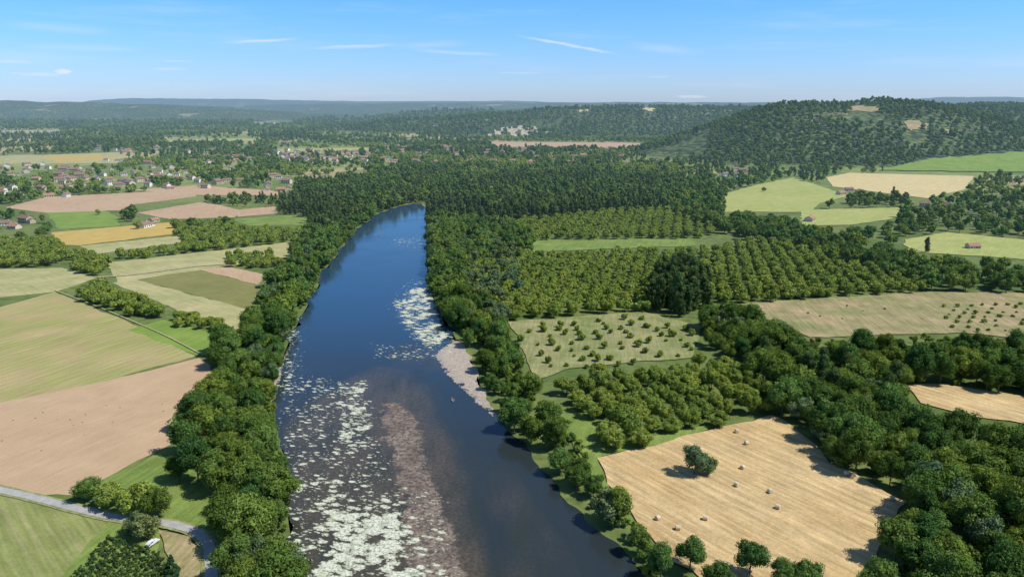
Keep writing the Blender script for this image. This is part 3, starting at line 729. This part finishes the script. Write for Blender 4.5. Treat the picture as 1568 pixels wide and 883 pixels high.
# far mosaic
Xs = []; Ys = []; SF = []
y = 1020.0
while y < 5400:
    s = 10.5+(y-1000)*.0064
    hw = .78*y+200
    x = np.arange(-hw, hw, s); x = x+rng.uniform(-.45, .45, x.shape)*s; yv = y+rng.uniform(-.45, .45, x.shape)*s
    Xs.append(x); Ys.append(yv); SF.append(np.full(x.shape, 1.07+(s-10)/22)); y += s
Xs = np.concatenate(Xs); Ys = np.concatenate(Ys); SF = np.concatenate(SF)
zt = terr(Xs, Ys)
mos = fbm(Xs/230, Ys/300, 21)
leftish = np.clip((-Xs/(Ys*.2)), 0, 1)
thr = .36+.14*leftish*(Ys < 3600)
pr = np.clip((mos-thr)/.05, .22, 1)
clr = fbm(Xs/160, Ys/160, 44)
pr = np.where(zt > 4, np.where(clr > .64, .4, 1.0), pr)
pxn = 784+F*Xs/(Ys*CP+H*SP)
pr = np.where((pxn > 560) & (pxn < 1050) & (Ys < 1700), np.maximum(pr, .9), pr)
rightlow = (pxn > 1040) & (zt < 3) & (Ys < 1700)
pr = np.where(rightlow, pr*.45, pr)
away = (zt > 4) & (terr(Xs*1.0, Ys-60) > zt+9)
pr = np.where(away & (zt < 95), 0, pr)
k = rng.uniform(size=len(Xs)) < pr
Xs, Ys, SF, zt = Xs[k], Ys[k], SF[k], zt[k]
k = clear_of(Xs, Ys, 12.0) ; Xs, Ys, SF, zt = Xs[k], Ys[k], SF[k], zt[k]
typ = fbm(Xs/140, Ys/140, 77)+rng.normal(size=len(Xs))*.06
orch = (typ < .42) & (zt < 3)
scatter('distant_orchard', Xs[orch], Ys[orch], 'walnut', .75, 1.05, sfar=SF[orch])
pop = (typ > .64) & (zt < 3)
scatter('distant_poplars', Xs[pop], Ys[pop], 'poplar', .42, .68, sfar=SF[pop])
oth = ~(orch | pop) & (zt < 3)
scatter('distant_wood', Xs[oth], Ys[oth], 'broad', .5, .88, sfar=SF[oth])
hl = zt >= 3
scatter('hillside_wood', Xs[hl], Ys[hl], 'broad', .5, .78, sfar=SF[hl])
print('far trees', len(Xs))

# individual trees: (px,py of crown centre, species, scale)
IND = [(1065, 703, 'willow', 1.0), (1085, 708, 'willow', .7), (1058, 845, 'broad', .78), (1150, 852, 'broad', .82), (1235, 880, 'broad', .72), (1012, 862, 'broad', .65), (1100, 885, 'broad', .65), (1195, 882, 'broad', .6), (935, 772, 'willow', 1.2), (888, 722, 'broad', .7),
       (132, 745, 'broad', .68), (165, 756, 'walnut', 1.15), (205, 765, 'walnut', 1.2), (240, 768, 'broad', .75), (273, 715, 'broad', .72), (222, 806, 'willow', .8), (205, 800, 'willow', .7), (262, 862, 'conifer', .85),
       (385, 855, 'willow', 1.1), (440, 870, 'willow', .95), (395, 790, 'broad', 1.0), (380, 730, 'broad', 1.05), (285, 640, 'broad', .75), (360, 820, 'broad', .9), (340, 690, 'broad', .95), (330, 640, 'broad', .9),
       (215, 472, 'walnut', 1.0), (470, 375, 'poplar', .75), (482, 362, 'poplar', .8), (490, 380, 'poplar', .75), (1370, 590, 'poplar', .9), (1362, 600, 'poplar', .8), (1112, 492, 'willow', 1.3), (1135, 500, 'willow', 1.2), (1195, 510, 'willow', 1.4), (1210, 520, 'poplar', .7),
       (1260, 575, 'poplar', .85), (1275, 585, 'poplar', .9), (1310, 600, 'poplar', .7), (1240, 600, 'broad', 1.1),
       (200, 330, 'broad', .9), (195, 322, 'broad', .8), (210, 345, 'walnut', .9), (150, 325, 'walnut', .7), (1155, 262, 'walnut', 1), (1170, 290, 'walnut', .8), (1420, 375, 'poplar', .6), (760, 380, 'willow', 1.3), (780, 370, 'poplar', .7)]
for (a, b, sp, s) in IND:
    x, y = G(a, b, SPEC[sp][0]*s*.5); me = random.choice(get_proto(sp, 0)[0])
    ob = bpy.data.objects.new(NAME[sp], me); COL.objects.link(ob); ob.location = (float(x), float(y), 0)
    ob.rotation_euler = (0, 0, random.uniform(0, 6.28)); ob.scale = (s, s, s*random.uniform(.92, 1.08))

# ------------------------------------------------------------------ hay bales
strawm, nt = new_mat('bale_straw')
finish(nt, DIFF(nt, MX(nt, NO(nt, POS(nt, (6, 6, 6)), 1, 4), (.46, .38, .22), (.70, .62, .45)), BUMP(nt, NO(nt, POS(nt, (12, 12, 12)), 1, 3), .6, .1)))
V = []; Fc = []; MI = []; n = 24; prof = [(-.75, 0), (-.76, .25), (-.745, .26), (-.75, .5), (-.72, .72), (-.66, .79), (-.3, .80), (-.28, .785), (-.26, .80), (.26, .80), (.28, .785), (.3, .80), (.66, .79), (.72, .72), (.75, .5), (.745, .26), (.76, .25), (.75, 0)]
for (xx, r) in prof:
    for k in range(n):
        a = 2*math.pi*k/n; V.append((xx, max(r, .001)*math.cos(a), .78+max(r, .001)*math.sin(a)*(1 if math.sin(a) > 0 else .97)))
for j in range(len(prof)-1):
    for k in range(n): Fc.append([j*n+k, j*n+(k+1) % n, (j+1)*n+(k+1) % n, (j+1)*n+k]); MI.append(0)
balem = mesh_from('bale_mesh', V, Fc, [strawm], MI)
for (a, b) in [(1128, 662), (1143, 680), (1137, 717), (1128, 744), (1179, 754), (1191, 778), (1080, 795), (1038, 810), (1007, 795), (1296, 726), (1366, 765)]:
    x, y = G(a, b, .4); ob = bpy.data.objects.new('hay_bale', balem); COL.objects.link(ob)
    ob.location = (float(x), float(y), zlev[0]*.5+.05); ob.rotation_euler = (0, 0, random.uniform(0, 3.14)); ob.scale = (1.0, 1.0, 1.0)
# soil clods on ploughed field
X, Y = grid_pts(W([(0, 630), (130, 628), (300, 590), (250, 640), (100, 690), (0, 700)]), 7, .9, .42); k = rng.uniform(size=len(X)) < .35; X = X[k]; Y = Y[k]
V = []; Fc = []
for x, y in zip(X, Y):
    b = len(V); s = random.uniform(.15, .36); V += (IV*np.array([s, s, s*.6])*rng.uniform(.8, 1.2, (12, 1))+np.array([x, y, .15])).tolist(); Fc += [[b+q for q in f] for f in IFc]
COL.objects.link(bpy.data.objects.new('soil_clods', mesh_from('soil_clods', V, Fc, [flat_mat('dark_soil', (.08, .06, .04))], [0]*len(Fc))))

# ------------------------------------------------------------------ canoes
def plain(name, c, r=.5):
    m, nt = new_mat(name); finish(nt, DIFF(nt, MX(nt, NO(nt, POS(nt), 3, 2), tuple(q*.85 for q in c), c), rough=r, spec=.4)); return m
hullc = [plain('canoe_red', (.35, .08, .05)), plain('canoe_yellow', (.5, .42, .12)), plain('canoe_grey', (.45, .50, .48))]
padm = plain('paddle', (.5, .45, .3)); vest = plain('life_vest', (.5, .2, .08))
def canoe(x, y, rot, mat):
    root = bpy.data.objects.new('canoe', None); COL.objects.link(root); root.location = (x, y, .08); root.rotation_euler = (0, 0, rot)
    V = []; Fc = []; n = 21; m_ = 9
    for i in range(n):
        t = i/(n-1)*2-1; hw = .42*(1-abs(t)**2.4)+.01; sheer = .34+.2*abs(t)**3
        for j in range(m_):
            a = math.pi*j/(m_-1); V.append((t*2.3, -hw*math.cos(a), sheer*(1-math.sin(a)**.6)-.03))
    for i in range(n-1):
        for j in range(m_-1): Fc.append([i*m_+j, i*m_+j+1, (i+1)*m_+j+1, (i+1)*m_+j])
    h = bpy.data.objects.new('hull', mesh_from('hull', V, Fc, [mat], [0]*len(Fc))); COL.objects.link(h); h.parent = root
    md = h.modifiers.new('s', 'SOLIDIFY'); md.thickness = .03
    for sx_ in (-.75, .85):
        J = [((0, 0, .3), .16), ((0, 0, .55), .15), ((0, 0, .75), .17), ((0, 0, .86), .06), ((.02, 0, .93), .07), ((.02, 0, 1.05), .10), ((.02, 0, 1.13), .07),
             ((.02, .2, .78), .065), ((.22, .26, .58), .05), ((.42, .12, .62), .035), ((.02, -.2, .78), .065), ((.22, -.26, .55), .05), ((.42, -.22, .45), .035),
             ((.25, .12, .32), .085), ((.5, .14, .42), .065), ((.75, .13, .2), .05), ((.25, -.12, .32), .085), ((.5, -.14, .42), .065), ((.75, -.13, .2), .05)]
        E = [(0, 1), (1, 2), (2, 3), (3, 4), (4, 5), (5, 6), (2, 7), (7, 8), (8, 9), (2, 10), (10, 11), (11, 12), (0, 13), (13, 14), (14, 15), (0, 16), (16, 17), (17, 18)]
        me = bpy.data.meshes.new('paddler'); me.from_pydata([j[0] for j in J], E, []); ob = bpy.data.objects.new('paddler', me); COL.objects.link(ob); ob.parent = root; ob.location = (sx_, 0, -.05)
        md = ob.modifiers.new('skin', 'SKIN'); me.materials.append(vest)
        for v, j in zip(me.skin_vertices[0].data, J): v.radius = (j[1], j[1])
        me.skin_vertices[0].data[0].use_root = True
        ob.modifiers.new('sub', 'SUBSURF').levels = 1
        V = []; Fc = []; MI = []; tube(V, Fc, MI, (sx_+.42, .35, 1.0), (sx_+.42, -.75, 0.1), .02, .02, 6, 0); tube(V, Fc, MI, (sx_+.42, -.6, .22), (sx_+.42, -.95, -.02), .09, .07, 6, 0)
        pd = bpy.data.objects.new('paddle', mesh_from('paddle', V, Fc, [padm], MI)); COL.objects.link(pd); pd.parent = root
for (a, b, r, c) in [(693, 613, 1.75, 2), (580, 361, 1.4, 0), (586, 357, 1.2, 1)]:
    x, y = G(a, b); canoe(float(x), float(y), r, hullc[c])

# ------------------------------------------------------------------ parked car
def car(x, y, rot):
    root = bpy.data.objects.new('parked_car', None); COL.objects.link(root); root.location = (x, y, zlev[0]+.02); root.rotation_euler = (0, 0, rot)
    bmx = bmesh.new(); prof = [(-2.1, .35), (2.1, .35), (2.15, .75), (1.2, .95), (.6, 1.42), (-1.3, 1.45), (-1.95, 1.0), (-2.15, .8)]
    L = [bmx.verts.new((a, -.85 if z < 1 else -.68, z)) for a, z in prof]; R = [bmx.verts.new((a, .85 if z < 1 else .68, z)) for a, z in prof]
    bmx.faces.new(L); bmx.faces.new(R[::-1])
    for k in range(8): bmx.faces.new([L[k], R[k], R[(k+1) % 8], L[(k+1) % 8]])
    bmesh.ops.recalc_face_normals(bmx, faces=bmx.faces); me = bpy.data.meshes.new('body'); bmx.to_mesh(me); me.materials.append(plain('white_paint', (.75, .75, .75), .25))
    o = bpy.data.objects.new('body', me); COL.objects.link(o); o.parent = root; o.modifiers.new('b', 'BEVEL').width = .07
    V = []; Fc = []; MI = []
    for s in (-1, 1):
        b = len(V); V += [(1.0, s*.80, 1.0), (.55, s*.715, 1.36), (-1.2, s*.715, 1.38), (-1.7, s*.80, 1.02)]; Fc.append([b, b+1, b+2, b+3]); MI.append(0)
    b = len(V); V += [(1.14, -.66, 1.0), (1.14, .66, 1.0), (.66, .6, 1.4), (.66, -.6, 1.4)]; Fc.append([b, b+1, b+2, b+3]); MI.append(0)
    for wx_ in (-1.3, 1.3):
        for s in (-1, 1): tube(V, Fc, MI, (wx_, s*.7, .32), (wx_, s*.9, .32), .32, .32, 14, 1)
    o = bpy.data.objects.new('glass_and_wheels', mesh_from('gw', V, Fc, [glass, plain('rubber', (.03, .03, .03), .8)], MI)); COL.objects.link(o); o.parent = root
x, y = G(234, 835); car(float(x), float(y), 1.2)

# ------------------------------------------------------------------ light, sky
EL = math.radians(53); AZ = math.radians(103)
sd = Vector((math.sin(AZ)*math.cos(EL), math.cos(AZ)*math.cos(EL), math.sin(EL)))
sl = bpy.data.lights.new('sun', 'SUN'); sl.energy = 5.0; sl.angle = math.radians(.5); sl.color = (1, .965, .90)
so = bpy.data.objects.new('sun', sl); COL.objects.link(so); so.rotation_euler = sd.to_track_quat('Z', 'Y').to_euler()
wd = bpy.data.worlds.new('World'); scene.world = wd; wd.use_nodes = True; nt = wd.node_tree; nt.nodes.clear()
sky = nt.nodes.new('ShaderNodeTexSky'); sky.sky_type = 'NISHITA'; sky.sun_disc = False; sky.sun_elevation = EL; sky.sun_rotation = AZ
sky.altitude = 200; sky.air_density = 1.0; sky.dust_density = .3; sky.ozone_density = 2.0
tc = nt.nodes.new('ShaderNodeTexCoord'); sp_ = nt.nodes.new('ShaderNodeSeparateXYZ'); nt.links.new(tc.outputs['Generated'], sp_.inputs[0])
dz = sp_.outputs[2]; az = MA(nt, 'ARCTAN2', sp_.outputs[0], sp_.outputs[1])
tint = MX(nt, SM(nt, dz, -.01, .14), (.80, 1.06, 1.80), (.56, 1.14, 1.80))
tint = MX(nt, SM(nt, dz, .2, .75), tint, (.85, 1.0, 1.1))
skc = MX(nt, 1.0, sky.outputs[0], tint, 'MULTIPLY')
cv = nt.nodes.new('ShaderNodeCombineXYZ'); nt.links.new(az, cv.inputs[0]); nt.links.new(MA(nt, 'MULTIPLY', dz, 9), cv.inputs[1])
wn = NO(nt, cv.outputs[0], 4, 6, .6); fil = NO(nt, cv.outputs[0], 22, 4, .7)
cl = MA(nt, 'MULTIPLY', SM(nt, wn, .48, .8), .22)
def ang(px, py):
    a = (px-784)/F; b = (441.5-py)/F; v = np.array([a, CP+b*SP, -SP+b*CP]); v /= np.linalg.norm(v); return math.atan2(v[0], v[1]), v[2]
for (x0, y0, x1, y1, wdt, amp) in [(345, 66, 458, 59, .0028, .62), (470, 75, 610, 68, .0032, .45), (795, 55, 945, 83, .0024, .62), (630, 77, 770, 85, .0034, .3), (960, 70, 1070, 80, .008, .22), (0, 36, 180, 50, .007, .2), (30, 70, 220, 76, .005, .18), (600, 72, 720, 66, .006, .18)]:
    a0, e0 = ang(x0, y0); a1, e1 = ang(x1, y1)
    line = MA(nt, 'ADD', e0, MA(nt, 'MULTIPLY', MA(nt, 'SUBTRACT', az, a0), (e1-e0)/(a1-a0)))
    dd = MA(nt, 'ABSOLUTE', MA(nt, 'ADD', MA(nt, 'SUBTRACT', dz, line), MA(nt, 'MULTIPLY', MA(nt, 'SUBTRACT', fil, .5), .006)))
    q = MA(nt, 'MULTIPLY', SM(nt, dd, wdt, 0.0), MA(nt, 'MULTIPLY', SM(nt, az, a0-.01, a0+.04), SM(nt, az, a1+.01, a1-.04)))
    cl = MA(nt, 'ADD', cl, MA(nt, 'MULTIPLY', q, amp))
for (cx, cy, rx_, ry_, amp) in [(97, 110, .009, .0032, .8), (60, 114, .028, .0022, .35), (260, 106, .02, .002, .3), (1060, 148, .022, .002, .4), (20, 95, .02, .002, .3), (1010, 118, .02, .0015, .2), (800, 112, .03, .0015, .2), (270, 94, .02, .0015, .2)]:
    a0, e0 = ang(cx, cy)
    ex = MA(nt, 'POWER', MA(nt, 'DIVIDE', MA(nt, 'SUBTRACT', az, a0), rx_), 2.0); ey = MA(nt, 'POWER', MA(nt, 'DIVIDE', MA(nt, 'SUBTRACT', dz, e0), ry_), 2.0)
    rr = MA(nt, 'ADD', MA(nt, 'ADD', ex, ey), MA(nt, 'MULTIPLY', MA(nt, 'SUBTRACT', NO(nt, cv.outputs[0], 60, 3, .7), .5), 3.0))
    cl = MA(nt, 'ADD', cl, MA(nt, 'MULTIPLY', SM(nt, rr, 1.2, 0.0), amp))
cl = MA(nt, 'MINIMUM', cl, .9)
skc = MX(nt, cl, skc, (8.4, 8.9, 9.6))
bg = nt.nodes.new('ShaderNodeBackground'); nt.links.new(skc, bg.inputs[0]); bg.inputs[1].default_value = .096
wo = nt.nodes.new('ShaderNodeOutputWorld'); nt.links.new(bg.outputs[0], wo.inputs[0])

# ------------------------------------------------------------------ camera
cd = bpy.data.cameras.new('camera'); co = bpy.data.objects.new('camera', cd); COL.objects.link(co)
cd.sensor_width = 36; cd.lens = 36*F/1568; cd.clip_end = 120000; cd.clip_start = 1
co.location = (0, 0, H); co.rotation_euler = (math.pi/2-P, 0, 0); scene.camera = co
scene.view_settings.view_transform = 'Standard'; scene.view_settings.look = 'None'; scene.view_settings.exposure = 0
